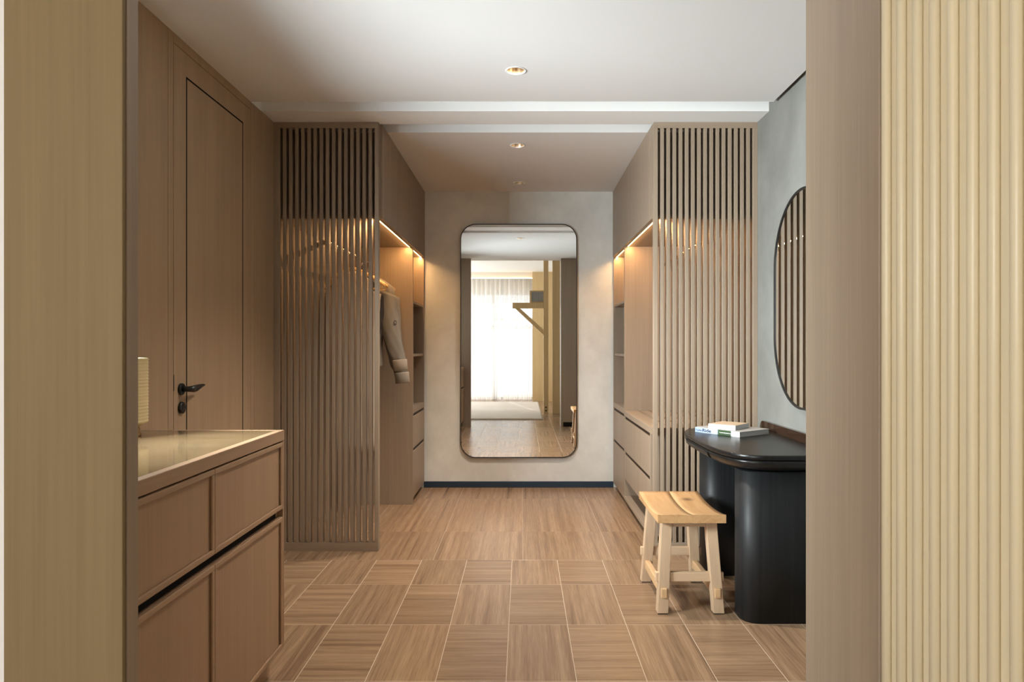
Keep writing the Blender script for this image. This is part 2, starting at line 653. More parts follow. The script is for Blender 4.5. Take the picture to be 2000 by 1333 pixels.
# inlaid dark outline and the inner panel
bm = bmesh.new()
gx = (XL - 0.002, XL + 0.0008)
for (a, b, c, d) in ((3.102, 3.110, 0.12, 2.470), (3.724, 3.732, 0.12, 2.470), (3.102, 3.732, 2.462, 2.470), (3.103, 3.731, 0.12, 0.126)):
    box(bm, gx[0], gx[1], a, b, c, d)
S('door_inlay', bm, 'dark_gap', door, 'thin black inlaid line')
bm = bmesh.new()
ring = lambda x, r, cy, cz, n=28: [(x, cy + r * math.cos(2 * PI * i / n), cz + r * math.sin(2 * PI * i / n)) for i in range(n)]
loft(bm, [ring(XL, 0.026, 3.052, 1.060), ring(XL + 0.009, 0.026, 3.052, 1.060), ring(XL + 0.011, 0.024, 3.052, 1.060)])
ros = S('rosette', bm, 'black_metal', door, 'round black handle plate')
bm = bmesh.new()
pts = [(XL + 0.005, 3.052, 1.060, 0.012, 0.012), (XL + 0.035, 3.052, 1.060, 0.012, 0.012), (XL + 0.047, 3.058, 1.060, 0.013, 0.014),
       (XL + 0.050, 3.075, 1.060, 0.011, 0.016), (XL + 0.050, 3.10, 1.062, 0.008, 0.0155), (XL + 0.050, 3.13, 1.067, 0.006, 0.011),
       (XL + 0.049, 3.155, 1.071, 0.005, 0.007), (XL + 0.047, 3.180, 1.0715, 0.004, 0.004), (XL + 0.045, 3.190, 1.071, 0.002, 0.0025)]
rings = []
for i, p in enumerate(pts):
    q0 = Vector(pts[max(i - 1, 0)][:3])
    q1 = Vector(pts[min(i + 1, len(pts) - 1)][:3])
    d = (q1 - q0).normalized()
    a = d.cross(Vector((0, 0, 1))).normalized()
    u = Vector((0, 0, 1))
    rings.append([Vector(p[:3]) + a * (p[3] * math.cos(2 * PI * k / 16)) + u * (p[4] * math.sin(2 * PI * k / 16)) for k in range(16)])
loft(bm, rings)
S('door_handle', bm, 'black_metal', door, 'curved black lever handle')
bm = bmesh.new()
loft(bm, [ring(XL, 0.0255, 3.052, 0.977), ring(XL + 0.012, 0.0255, 3.052, 0.977), ring(XL + 0.013, 0.012, 3.052, 0.977), ring(XL + 0.009, 0.009, 3.052, 0.977)])
S('keyhole_plate', bm, 'black_metal', door, 'round black keyhole plate')
S('latch_plate', BX(XL - 0.003, XL + 0.0008, 2.9885, 2.9945, 1.055, 1.125), 'black_metal', door, 'narrow black latch plate')

# ceiling slabs with light slots between them; round holes for the downlights
LIGHTS = [(-0.033, 3.408), (-0.035, 4.674), (-0.026, 5.74)]
HOLE = 0.046


def ceiling_slab(x0, x1, y0, y1, holes, top=2.80):
    bm = bmesh.new()
    c = [bm.verts.new(p) for p in ((x0, y0, CEIL), (x1, y0, CEIL), (x1, y1, CEIL), (x0, y1, CEIL))]
    edges = [bm.edges.new((c[i], c[(i + 1) % 4])) for i in range(4)]
    for (hx, hy) in holes:
        v = [bm.verts.new((hx + HOLE * math.cos(2 * PI * i / 40), hy + HOLE * math.sin(2 * PI * i / 40), CEIL)) for i in range(40)]
        edges += [bm.edges.new((v[i], v[(i + 1) % 40])) for i in range(40)]
    if holes:
        bmesh.ops.triangle_fill(bm, use_beauty=True, use_dissolve=False, edges=edges, normal=(0, 0, -1))
    else:
        bm.faces.new(c)
    t = [bm.verts.new((v.co.x, v.co.y, top)) for v in c]
    for i in range(4):
        j = (i + 1) % 4
        bm.faces.new((c[i], c[j], t[j], t[i]))
    return bm


ceil = S('ceiling', BX(XL - 0.1, XR + 0.1, 1.15, YB + 0.1, 2.80, 2.86), 'slot_paint', label='flat pale ceiling with two white slots running across it')
S('main_panel', ceiling_slab(XL - 0.02, 1.404, 1.15, 3.839, LIGHTS[:1]), 'ceiling_paint', ceil)
S('cross_band', ceiling_slab(XL - 0.02, XR, 3.996, 4.233, []), 'slot_paint', ceil)
S('wardrobe_panel', ceiling_slab(XL - 0.02, XR, 4.394, YB, LIGHTS[1:]), 'ceiling_paint', ceil)
S('slot_end', BX(XL - 0.03, XL - 0.001, 3.80, 4.45, CEIL, 2.80), 'slot_paint', ceil)
S('slot_lip', BX(XL, 1.404, 3.835, 3.8395, CEIL - 0.001, CEIL + 0.012), 'ceiling_paint', ceil)

# ------------------------------------------------------------------ entrance: partition, jambs, light panel, fluted cladding
wp = S('wall_entry', BX(-3.0, -0.815, 1.402, 1.434, 0, 2.95), 'white_paint', label='white partition wall left of the opening')
S('wall_opening', BX(0.605, 1.50, 1.16, 1.434, 0, 2.95), 'veneer', label='thick partition wall right of the opening')
S('header', BX(-3.0, 1.5, 1.16, 1.40, CEIL + 0.03, 2.95), 'white_paint', wp)
t1 = S('trim_1', BX(-0.815, -0.807, 1.3995, 1.440, 0, CEIL, 0.0006), 'veneer', label='narrow grey-brown veneer jamb lining the left side of the opening')
S('back_face', BX(XL, -0.815, 1.434, 1.440, 0, CEIL), 'veneer', t1)
S('trim_2', BX(-1.049, -0.8085, 1.386, 1.3975, 0, 2.94, 0.0012), 'light_wood', label='broad honey-coloured wood panel left of the opening')
t3 = S('trim_3', BX(0.594, 0.605, 1.1437, 1.440, 0, CEIL, 0.0008), 'veneer', label='broad grey-brown veneer jamb lining the right side of the opening')
S('back_face', BX(0.605, XR, 1.434, 1.440, 0.07, CEIL), 'veneer', t3)
S('kick_strip', BX(0.63, XR, 1.434, 1.438, 0, 0.07), 'dark_gap', t3)

# fluted cladding runs back from the jamb toward the camera, turned 10 degrees
TH = math.radians(10)
ux, uy = math.sin(TH), -math.cos(TH)          # along the wall
nx, ny = -math.cos(TH), -math.sin(TH)         # outward, to the aisle
FX, FY = 0.6025, 1.150


def fl(s, d):
    return (FX + ux * s + nx * d, FY + uy * s + ny * d)


def fl_prism(bm, s0, s1, d0, d1, z0, z1):
    q = [fl(s0, d0), fl(s1, d0), fl(s1, d1), fl(s0, d1)]
    prism(bm, [(x, y, z0) for x, y in q], [(x, y, z1) for x, y in q])


bm = bmesh.new()
fl_prism(bm, 0, 0.80, -0.03, 0.0, 0, 2.94)
t4 = S('trim_4', bm, 'flute_wood', label='pale ribbed wood cladding beside the opening at the right edge')
PITCH, RIB = 0.0348, 0.0165
bm = bmesh.new()
prof = [(-RIB / 2, 0.0)]
for k in range(1, 12):
    a = PI - k * PI / 12
    prof.append((RIB / 2 * math.copysign(abs(math.cos(a)) ** 0.8, math.cos(a)), 0.0100 * abs(math.sin(a)) ** 0.8))
prof.append((RIB / 2, 0.0))
rings = []
for z in (0.0, 2.94):
    rings.append([(ux * s + nx * d, uy * s + ny * d, z) for s, d in prof])
loft(bm, rings)
for f in bm.faces:
    f.smooth = len(f.verts) == 4
rib0 = P('rib', bm, 'flute_wood', t4, local=True)
for k in range(22):
    x, y = fl(0.006 + RIB / 2 + PITCH * k, 0)
    if k == 0:
        rib0.location = (x, y, 0)
    else:
        inst(rib0, t4, (x, y, 0))

# ------------------------------------------------------------------ bedroom behind the camera (seen in the mirror)
S('floor_bedroom', BX(-3.0, 1.7, -4.0, -0.60, -0.05, 0.0), 'tile_y', label='brown floor of the bedroom by the window')
S('floor_bedroom_side', BX(-3.0, XL - 0.1, -0.60, 1.40, -0.05, 0.0), 'tile_y', label='brown bedroom floor beside the opening')
S('ceiling_bedroom', BX(-3.0, 1.7, -4.0, 1.40, 2.95, 3.0), 'white_paint', label='white bedroom ceiling')
wbl = S('wall_bedroom_left', BX(-3.1, -3.0, -1.60, 1.43, 0, 3.0), 'white_paint', label='white bedroom wall with an added wide side window')
S('far_pier', BX(-3.1, -3.0, -4.0, -3.9, 0, 3.0), 'white_paint', wbl)
S('window_head', BX(-3.1, -3.0, -3.9, -1.60, 2.52, 3.0), 'white_paint', wbl)
w3 = S('fill_window_3', BX(-3.09, -3.01, -3.9, -1.60, 0.0, 0.08), 'white_paint', label='wide unseen side window added to the bedroom for fill light')  # added out of view to brighten the bedroom side and the ribbed cladding
for y in (-3.9, -2.78, -1.66):
    S('mullion', BX(-3.09, -3.01, y, y + 0.06, 0.08, 2.52), 'white_paint', w3)
for y in (-3.84, -2.72):
    S('pane', BX(-3.053, -3.047, y, y + 1.06, 0.08, 2.52), 'pane_glass', w3)
S('wall_bedroom_right', BX(1.6, 1.7, -4.0, 1.2, 0, 3.0), 'white_paint', label='white bedroom wall right of the window')
wb = S('wall_bedroom_window', BX(-3.0, 1.7, -4.1, -4.0, 2.52, 3.0), 'white_paint', label='white wall above the bedroom window')
S('right_pier', BX(0.36, 1.7, -4.1, -4.0, 0, 2.52), 'white_paint', wb)
S('left_pier', BX(-3.0, -2.86, -4.1, -4.0, 0, 2.52), 'white_paint', wb)
win = S('window_1', BX(-2.86, 0.36, -4.09, -4.02, 2.46, 2.52), 'white_paint', label='tall bedroom window behind sheer curtains')
for x in (-2.86, -1.79, -0.72, 0.30):
    S('mullion', BX(x, x + 0.06, -4.09, -4.02, 0.0, 2.46), 'white_paint', win)
S('bottom_rail', BX(-2.86, 0.36, -4.09, -4.02, 0.0, 0.06), 'white_paint', win)
S('transom', BX(-2.80, 0.30, -4.08, -4.03, 1.86, 1.92), 'white_paint', win)
for (a, b) in ((-2.80, -1.79), (-1.73, -0.72), (-0.66, 0.30)):
    S('pane', BX(a, b, -4.058, -4.052, 0.06, 2.46), 'pane_glass', win)
S('trim_5', BX(-3.0, 0.30, -3.60, -3.57, 2.80, 2.95), 'white_paint', label='white pelmet board in front of the curtain rail')
S('trim_6', BX(0.22, 0.70, -3.62, -3.50, 0, 2.95), 'timber', label='tan wood wall panel beside the bedroom window')
S('trim_7', BX(0.55, 1.6, -0.62, -0.56, 0, 2.95), 'timber', label='tan wood return panel in the bedroom')


def curtain(x0, x1, label):
    bm = bmesh.new()
    n = int((x1 - x0) / 0.012)
    rows_ = []
    for (z, k) in ((0.015, 1.0), (0.9, 0.95), (1.8, 0.9), (2.62, 0.8), (2.85, 0.75)):
        r = []
        for i in range(n + 1):
            x = x0 + (x1 - x0) * i / n
            y = -3.80 + k * (0.030 * math.sin(x * 58) + 0.012 * math.sin(x * 23 + 1.0 + z * 0.3))
            r.append(bm.verts.new((x, y, z)))
        rows_.append(r)
    for a, b in zip(rows_, rows_[1:]):
        for i in range(n):
            f = bm.faces.new((a[i], a[i + 1], b[i + 1], b[i]))
            f.smooth = True
    o = P('sheer_curtain', bm, 'sheer')
    tag(o, label, 'curtain', 'sheer curtains at the bedroom window')
    return o


curtain(-2.85, -0.50, 'wide white sheer curtain seen in the tall mirror, left of the curtain meeting line')
curtain(-0.47, 0.21, 'narrow white sheer curtain seen in the tall mirror, beside the tan wall panel')
o = S('trim_8', BX(-2.9, 0.22, -3.56, -3.545, 2.80, 2.815), 'cove_glow', label='warm glowing light line at the curtain pelmet')

rg = T('rug', 'pale cream bedroom rug seen in the tall mirror', 'rug', (-0.55, -1.35, 0))
P('pile', BX(-1.7, 0.33, -3.1, 0.42, 0.0, 0.022, 0.008, 2), 'rug_pile', rg)
P('border', BX(-1.72, 0.345, -3.12, 0.44, 0.0, 0.010, 0.003), 'rug_edge', rg)

ps = T('timber_post', 'tan timber post with a braced shelf arm, seen in the tall mirror', 'post', (0.43, -0.64, 0))
P('post', BX(0.385, 0.475, -0.69, -0.59, 0, 2.948, 0.003), 'timber', ps)
P('arm', BX(-0.19, 0.385, -0.68, -0.60, 1.955, 2.06, 0.004), 'timber', ps)
bm = bmesh.new()
prism(bm, [(-0.14, -0.665, 1.955), (-0.05, -0.665, 1.955), (-0.05, -0.615, 1.955), (-0.14, -0.615, 1.955)],
      [(0.385, -0.665, 1.46), (0.385, -0.665, 1.56), (0.385, -0.615, 1.56), (0.385, -0.615, 1.46)])
P('brace', bm, 'timber', ps)
for z in (0.06, 0.12):
    bm = bmesh.new()
    loft(bm, [[(0.43 + 0.016 * math.cos(2 * PI * i / 16), y, z + 0.016 * math.sin(2 * PI * i / 16)) for i in range(16)] for y in (-0.592, -0.582)])
    P('bolt', bm, 'black_metal', ps, 'black bolt head')
vb = T('vent_box', 'tan wooden box with a grey grille, seen in the tall mirror above the shelf arm', 'vent', (0.26, -0.70, 2.06))
P('frame', BX(0.13, 0.384, -0.75, -0.655, 2.062, 2.29, 0.002), 'timber', vb)
gr = P('grille', BX(0.165, 0.384, -0.656, -0.650, 2.085, 2.265), 'vent_dark', vb)
bm = BX(-0.0025, 0.0025, -0.004, 0.004, -0.09, 0.09)
b0 = P('slat', bm, 'steel', gr, local=True)
for k in range(14):
    lo = Vector((0.175 + 0.0155 * k, -0.648, 2.175)) - root_of(gr)
    if k == 0:
        b0.location = lo
    else:
        inst(b0, gr, lo)

# ------------------------------------------------------------------ slatted screens
SY0, SY1 = 4.1875, 4.2275


def screen(label, x0, x1, first, pitch, slot):
    t = T('slat_screen', label, 'screen', ((x0 + x1) / 2, SY0, 0), 0, 'slatted screens at the wardrobe fronts')
    last = first + 15 * pitch
    P('bottom_rail', BX(x0, x1, SY0, SY1, 0, 0.0513, 0.0012), 'veneer_x', t)
    P('top_rail', BX(x0, x1, SY0, SY1, 2.584, 2.6195, 0.0012), 'veneer_x', t)
    P('stile', BX(x0, first - slot / 2, SY0, SY1, 0.0513, 2.584, 0.0012), 'veneer', t)
    P('stile', BX(last + slot / 2, x1, SY0, SY1, 0.0513, 2.584, 0.0012), 'veneer', t)
    w = pitch - slot
    s0 = P('slat', BX(-w / 2, w / 2, 0, SY1 - SY0, 0.0515, 2.5838, 0.0012), 'veneer_slat', t, local=True)
    for k in range(15):
        x = first + pitch * (k + 0.5) - (x0 + x1) / 2
        if k == 0:
            s0.location = (x, 0, 0)
        else:
            inst(s0, t, (x, 0, 0))
    return t


screen('brown slatted wood screen beside the panelled door, hiding the hanging clothes', XL, -0.881, -1.474, 0.0374, 0.0167)
screen('brown slatted wood screen beside the black desk, behind the stool', 0.800, XR, 0.833, 0.03757, 0.0160)


# ------------------------------------------------------------------ wardrobes
def mx(side, a, b):
    """a, b are distances from the aisle face into the wardrobe"""
    f = -0.867 if side < 0 else 0.797
    p, q = f + side * a, f + side * b
    return (min(p, q), max(p, q))


def overhead(side, label):
    dback = (abs(XL) - 0.867 - 0.004) if side < 0 else (XR - 0.797 - 0.004)
    cx = sum(mx(side, 0, dback)) / 2
    t = T('overhead_cabinet', label, 'cabinet', (cx, 5.15, 2.04), 0, 'cabinets over the wardrobes')
    P('carcass', BX(*mx(side, 0.020, dback), 4.43, 6.075, 2.062, 2.6195, 0.001), 'veneer', t)
    P('underside', BX(*mx(side, 0.098, dback), 4.236, 6.075, 2.036, 2.0615), 'veneer_y', t)
    P('filler_panel', BX(*mx(side, 0.0, 0.019), 4.236, 4.320, 2.040, 2.6195, 0.001), 'veneer', t)
    P('end_panel', BX(*mx(side, 0.0195, dback), 4.40, 4.428, 2.062, 2.6195, 0.001), 'veneer', t)
    e = [4.322, 4.769, 5.233, 5.745, 6.075]
    for a, b in zip(e, e[1:]):
        P('door', BX(*mx(side, 0.0, 0.019), a + 0.0012, b - 0.0012, 2.040, 2.6195, 0.001), 'veneer', t)
    P('light_batten', BX(*mx(side, 0.020, 0.0975), 4.236, 6.075, 2.036, 2.0615, 0.0008), 'veneer_y', t)
    dv = 5.43 if side < 0 else 5.394
    for (a, b, n) in ((4.24, dv - 0.012, 1), (dv + 0.034, 6.04, 2)):
        P('light_strip', BX(*mx(side, 0.026, 0.034), a, b, 2.0335, 2.0365), 'strip_glow', t, 'glowing warm light strip')
        c = mx(side, 0.026, 0.034)
        L = area_light('strip_light', (sum(c) / 2, (a + b) / 2, 2.032), (0, side * -0.35, 0), 0.010, b - a, STRIP_POWER * (b - a), (1.0, 0.54, 0.21))
    return t


STRIP_POWER = 3.4
overhead(-1, 'brown veneer cabinet with flush doors above the clothes rail, next to the door side')
overhead(1, 'brown veneer cabinet with flush doors above the drawer bench, on the desk side')


def drawer_front(t, side, y0, y1, z0, z1, name='drawer'):
    d = P(name, BX(*mx(side, 0.002, 0.022), y0, y1, z0, z1, 0.001), 'veneer', t)
    bm = bmesh.new()
    a, b = mx(side, 0.012, 0.030)
    box(bm, a, b, y0 + 0.002, y1 - 0.002, z1 + 0.0005, z1 + 0.024)
    P('finger_channel', bm, 'channel', d, 'dark recessed finger channel')
    return d


def wardrobe(side, label, dv):
    back = (abs(XL) - 0.867 - 0.002) if side < 0 else (XR - 0.797 - 0.002)
    cx = sum(mx(side, 0, back)) / 2
    t = T('open_wardrobe', label, 'wardrobe', (cx, 5.15, 0), 0, 'open wardrobes either side of the aisle')
    bk = mx(side, back - 0.012, back)
    P('back_panel', BX(*bk, 4.232, 6.078, 0.0, 2.0355), 'veneer', t)
    P('divider_panel', BX(*mx(side, 0.003, back - 0.0125), dv, dv + 0.022, 0.0 if side < 0 else 0.0755, 2.0355, 0.001), 'veneer', t)
    P('end_panel', BX(*mx(side, 0.003, back - 0.0125), 6.040, 6.062, 0.06, 2.0355, 0.001), 'veneer', t)
    ya, yb = dv + 0.0225, 6.0395
    for z in (1.596, 1.168):
        P('shelf', BX(*mx(side, 0.012, back - 0.0125), ya, yb, z, z + 0.020, 0.001), 'veneer_y', t)
    P('counter', BX(*mx(side, 0.003, back - 0.0125), ya, yb, 0.715, 0.757, 0.001), 'veneer_y', t)
    P('drawer_case', BX(*mx(side, 0.0305, back - 0.0125), ya, yb, 0.062, 0.7145), 'veneer', t)
    drawer_front(t, side, ya, yb, 0.440, 0.690)
    drawer_front(t, side, ya, yb, 0.050, 0.4125)
    P('plinth', BX(*mx(side, 0.04, back - 0.0125), ya if side < 0 else 5.42, 6.06, 0.0, 0.0495), 'veneer_y', t)
    # clothes rail
    xr = -1.205 if side < 0 else 1.115
    bm = bmesh.new()
    tube(bm, [(xr, 4.236, 1.895), (xr, dv, 1.895)], 0.0125, 16)
    P('clothes_rail', bm, 'steel', t, 'round metal clothes rail')
    for y in (4.50, dv - 0.05):
        bm = BX(xr - 0.006, xr + 0.006, y, y + 0.012, 1.905, 2.0355)
        P('rail_bracket', bm, 'steel', t)
    return t


wardrobe(-1, 'open brown wardrobe with hanging clothes, shelves and drawers, on the door side', 5.43)
wardrobe(1, 'open brown wardrobe with shelves and drawers beyond the black desk, empty clothes rail', 5.394)

# drawer bench in the right wardrobe
t = T('drawer_bench', 'low brown drawer bench with a ridged wooden top inside the wardrobe behind the stool', 'bench', (1.11, 4.81, 0))
xa, xb = 0.797, 1.416
P('base_board', BX(xa, xb, 4.236, 5.416, 0.050, 0.075, 0.001), 'veneer_y', t)
P('plinth', BX(xa + 0.05, xb, 4.24, 5.41, 0, 0.0495), 'dark_gap', t)
P('carcass', BX(xa + 0.031, xb, 4.320, 5.3935, 0.215, 0.7045), 'veneer', t)
P('end_panel', BX(xa + 0.003, xb, 4.300, 4.3195, 0.0755, 0.7045, 0.001), 'veneer', t)
top = P('bench_top', BX(xa, xb, 4.236, 5.3935, 0.705, 0.745, 0.0015), 'veneer_y', t)
bm = BX(-0.006, 0.006, -0.57, 0.57, 0.0, 0.005, 0.001)
r0 = P('ridge', bm, 'steel', top, local=True)
for k in range(6):
    lo = Vector((xa + 0.11 + 0.085 * k, 4.81, 0.7445)) - root_of(top)
    if k == 0:
        r0.location = lo
    else:
        inst(r0, top, lo)
drawer_front(t, 1, 4.322, 5.392, 0.430, 0.680)
drawer_front(t, 1, 4.322, 5.392, 0.212, 0.402)


# ------------------------------------------------------------------ hangers and clothes on the left rail
RX, RZ = -1.205, 1.895


def hanger(y, label, rz=0.0, bar=True):
    t = T('clothes_hanger', label, 'hanger', (RX, y, RZ), rz, 'wooden hangers on the left clothes rail')
    bm = bmesh.new()
    pts = []
    for k in range(15):
        a = math.radians(-60 + 300 * k / 14)
        pts.append((0.0185 * math.cos(a) * 1.0, 0, 0.0185 * math.sin(a)))
    pts = [(0.0, 0, -0.085), (0.0, 0, -0.05), (0.010, 0, -0.030)] + pts
    tube(bm, pts, 0.0022, 8)
    P('hook', bm, 'steel', t, 'bent metal hook', local=True)
    bm = bmesh.new()
    rings = []
    for k in range(25):
        u = -1 + 2 * k / 24
        x = 0.225 * u
        z = -0.095 - 0.115 * abs(u) ** 1.35
        hz = 0.016 * (1 - 0.25 * abs(u))
        hy = 0.009 + 0.011 * abs(u) ** 2
        yy = 0.018 * abs(u) ** 2
        rings.append([(x, yy + hy * math.cos(2 * PI * i / 12), z + hz * math.sin(2 * PI * i / 12)) for i in range(12)])
    loft(bm, rings)
    P('shoulder', bm, 'hanger_wood', t, local=True)
    if bar:
        bm = bmesh.new()
        tube(bm, [(-0.205, 0.012, -0.235), (0.205, 0.012, -0.235)], 0.0065, 10)
        tube(bm, [(-0.205, 0.012, -0.24), (-0.205, 0.014, -0.195)], 0.005, 8)
        tube(bm, [(0.205, 0.012, -0.24), (0.205, 0.014, -0.195)], 0.005, 8)
        P('trouser_bar', bm, 'hanger_wood', t, local=True)
    return t


def garment(name, label, cat, y, mat, length, sleeve, halfw=0.15, sw=1.0, rz=0.0, seed=1, mark=False, cuffmat=None, swing=0.06, thick=1.0):
    rnd = random.Random(seed)
    t = T(name, label, cat, (RX, y, RZ), rz)
    ph = [rnd.uniform(0, 6) for _ in range(6)]
    N = 56
    rings = []
    prof = [(-0.114, 0.050, 0.016), (-0.118, 0.085, 0.026), (-0.140, 0.150 * sw, 0.030), (-0.175, 0.205 * sw, 0.031), (-0.205, 0.232 * sw, 0.030),
            (-0.25, 0.238 * sw, 0.034), (-0.31, 0.235 * sw, 0.038), (-0.38, 0.225 * sw, 0.041), (-0.45, 0.205 * sw, 0.043), (-0.52, max(0.178 * sw, halfw), 0.044), (-0.57, halfw, 0.044)]
    m = 12
    for k in range(1, m + 1):
        f = k / m
        prof.append((-0.57 - (length - 0.57) * f, halfw * (1 - 0.04 * math.sin(f * PI)), 0.044 + 0.004 * math.sin(f * 5 + ph[0])))
    for (z, a, b) in prof:
        depth = min(1.0, max(0.0, (-z - 0.16) / 0.3))
        r = []
        for i in range(N):
            th = 2 * PI * i / N
            c, sn = math.cos(th), math.sin(th)
            x = a * math.copysign(abs(c) ** 0.8, c)
            yy = b * thick * math.copysign(abs(sn) ** 0.9, sn)
            # soft folds that fan down from the shoulders toward the middle
            u = x / 0.20 * (1 + 0.5 * (-z - 0.2))
            fold = depth * (0.007 * math.sin(11 * u + ph[1] + 2.0 * z) + 0.005 * math.sin(19 * u + ph[2] - 3.0 * z))
            r.append((x, yy + fold * abs(sn) * thick, z))
        rings.append(r)
    bm = bmesh.new()
    loft(bm, rings)
    P('body', bm, mat, t, local=True)
    for sgn in (-1, 1):
        bm = bmesh.new()
        rings = []
        K = 20
        path = []
        for k in range(K + 1):
            f = k / K
            path.append(Vector((sgn * (0.180 * sw + 0.030 * f + swing * f * f), -0.010 * f + 0.004 * math.sin(5 * f + ph[5]), -0.235 - sleeve * f)))
        for k, p in enumerate(path):
            f = k / K
            a = 0.056 + 0.036 * (1 - f) ** 1.1
            if f > 0.93:
                a = 0.048
            b = (0.038 - 0.008 * f) * thick
            tilt = 0.42 * (1 - f) ** 2
            r = []
            for i in range(32):
                th = 2 * PI * i / 32
                w = 1 + 0.05 * math.sin(4 * th + 9 * f + ph[1]) + 0.035 * math.sin(7 * th - 15 * f + ph[2])
                dx = a * w * math.cos(th)
                r.append((p.x + dx, p.y + b * w * math.sin(th), p.z - sgn * dx * tilt + 0.012 * math.sin(6 * f * PI) * 0.2))
            rings.append(r)
        loft(bm, rings)
        sl = P('sleeve', bm, mat, t, local=True)
        bm = bmesh.new()
        e = path[-1]
        rings = []
        for (dz, a, b) in ((0.012, 0.053, 0.034), (0.006, 0.0565, 0.0365), (-0.03, 0.054, 0.035), (-0.066, 0.055, 0.035), (-0.070, 0.050, 0.031)):
            rings.append([(e.x + sgn * (0.006 - 0.12 * dz) + a * math.cos(2 * PI * i / 32), e.y + b * thick * math.sin(2 * PI * i / 32), e.z + dz + 0.10 * sgn * a * math.cos(2 * PI * i / 32)) for i in range(32)])
        loft(bm, rings)
        P('cuff', bm, cuffmat or mat, sl, local=True)
        if mark and sgn > 0:
            bm = bmesh.new()
            c = path[9]
            pts = [(c.x + 0.054 + 0.010 * math.cos(2 * PI * i / 24), c.y - 0.0245 + 0.009 * math.cos(2 * PI * i / 24), c.z + 0.014 * math.sin(2 * PI * i / 24)) for i in range(25)]
            tube(bm, pts, 0.0018, 6)
            P('ring_mark', bm, 'dark_cloth', sl, 'small dark ring printed on the sleeve', local=True)
    return t


hanger(4.86, 'pale wooden hanger holding the long cream robe')
hanger(4.985, 'pale wooden hanger holding the dark jacket behind the slats')
hanger(5.10, 'pale wooden hanger holding the front grey sweatshirt')
hanger(5.235, 'pale wooden hanger holding the rear grey sweatshirt, nearest the divider')
garment('robe', 'long cream robe hanging behind the slatted screen', 'robe', 4.86, 'cream_cloth', 1.39, 0.56, 0.165, 0.60, seed=3, swing=-0.12)
garment('jacket', 'dark jacket hanging between robe and grey sweatshirt', 'jacket', 4.985, 'dark_cloth', 0.86, 0.54, 0.12, 0.60, seed=5, swing=-0.08)
garment('sweatshirt', 'grey sweatshirt with a ring mark on its hanging sleeve', 'sweatshirt', 5.10, 'grey_knit', 0.80, 0.52, 0.158, 1.0, seed=11, mark=True, cuffmat='cuff_knit', swing=0.075)
garment('sweatshirt', 'second grey sweatshirt, mostly hidden behind the one with the ring mark', 'sweatshirt', 5.235, 'grey_knit', 0.80, 0.62, 0.14, 0.98, seed=23, cuffmat='cuff_knit', swing=0.07)

# ------------------------------------------------------------------ tall mirror on the end wall


def rounded_rect(w, h, r, n=12):
    pts = []
    for (cx, cz, a0) in ((w / 2 - r, h / 2 - r, 0), (-w / 2 + r, h / 2 - r, PI / 2), (-w / 2 + r, -h / 2 + r, PI), (w / 2 - r, -h / 2 + r, 1.5 * PI)):
        for k in range(n + 1):
            a = a0 + PI / 2 * k / n
            pts.append((cx + r * math.cos(a), cz + r * math.sin(a)))
    return pts


def wall_mirror(name, label, outline, place, depth, fw):
    """outline: function inset -> list of (u, v); place: (u, v, d) -> point, d measured out from the wall"""
    c = place(0, 0, 0)
    t = T(name, label, 'mirror', c)
    o, i = outline(0.0), outline(fw)
    bm = bmesh.new()
    rings = [[place(u, v, 0.001) for u, v in o], [place(u, v, depth) for u, v in o], [place(u, v, depth) for u, v in i], [place(u, v, 0.001) for u, v in i]]
    rv = [[bm.verts.new(p) for p in r] for r in rings]
    n = len(o)
    for a in range(4):
        ra, rb = rv[a], rv[(a + 1) % 4]
        for k in range(n):
            j = (k + 1) % n
            bm.faces.new((ra[k], ra[j], rb[j], rb[k]))
    P('frame', bm, 'black_metal', t, 'slim black frame')
    bm = bmesh.new()
    i2 = outline(fw + 0.0003)
    d = depth - 0.005
    a = [bm.verts.new(place(u, v, d)) for u, v in i2]
    b = [bm.verts.new(place(u, v, 0.002)) for u, v in i2]
    bm.faces.new(a)
    bm.faces.new(list(reversed(b)))
    for k in range(n):
        j = (k + 1) % n
        bm.faces.new((a[k], a[j], b[j], b[k]))
    P('mirror_glass', bm, 'mirror', t)
    return t


MW, MH, MR = 1.030, 2.066, 0.135
wall_mirror('tall_mirror', 'tall round-cornered mirror in a thin black frame on the end wall',
            lambda s: rounded_rect(MW - 2 * s, MH - 2 * s, MR - s), lambda u, v, d: (-0.036 + u, YB - d, 1.2985 + v), 0.028, 0.007)
wall_mirror('oval_mirror', 'oblong black-framed mirror on the grey wall above the black desk',
            lambda s: rounded_rect(0.75 - 2 * s, 1.12 - 2 * s, 0.375 - s, 24), lambda u, v, d: (XR - d, 3.46 + u, 1.490 + v), 0.032, 0.010)

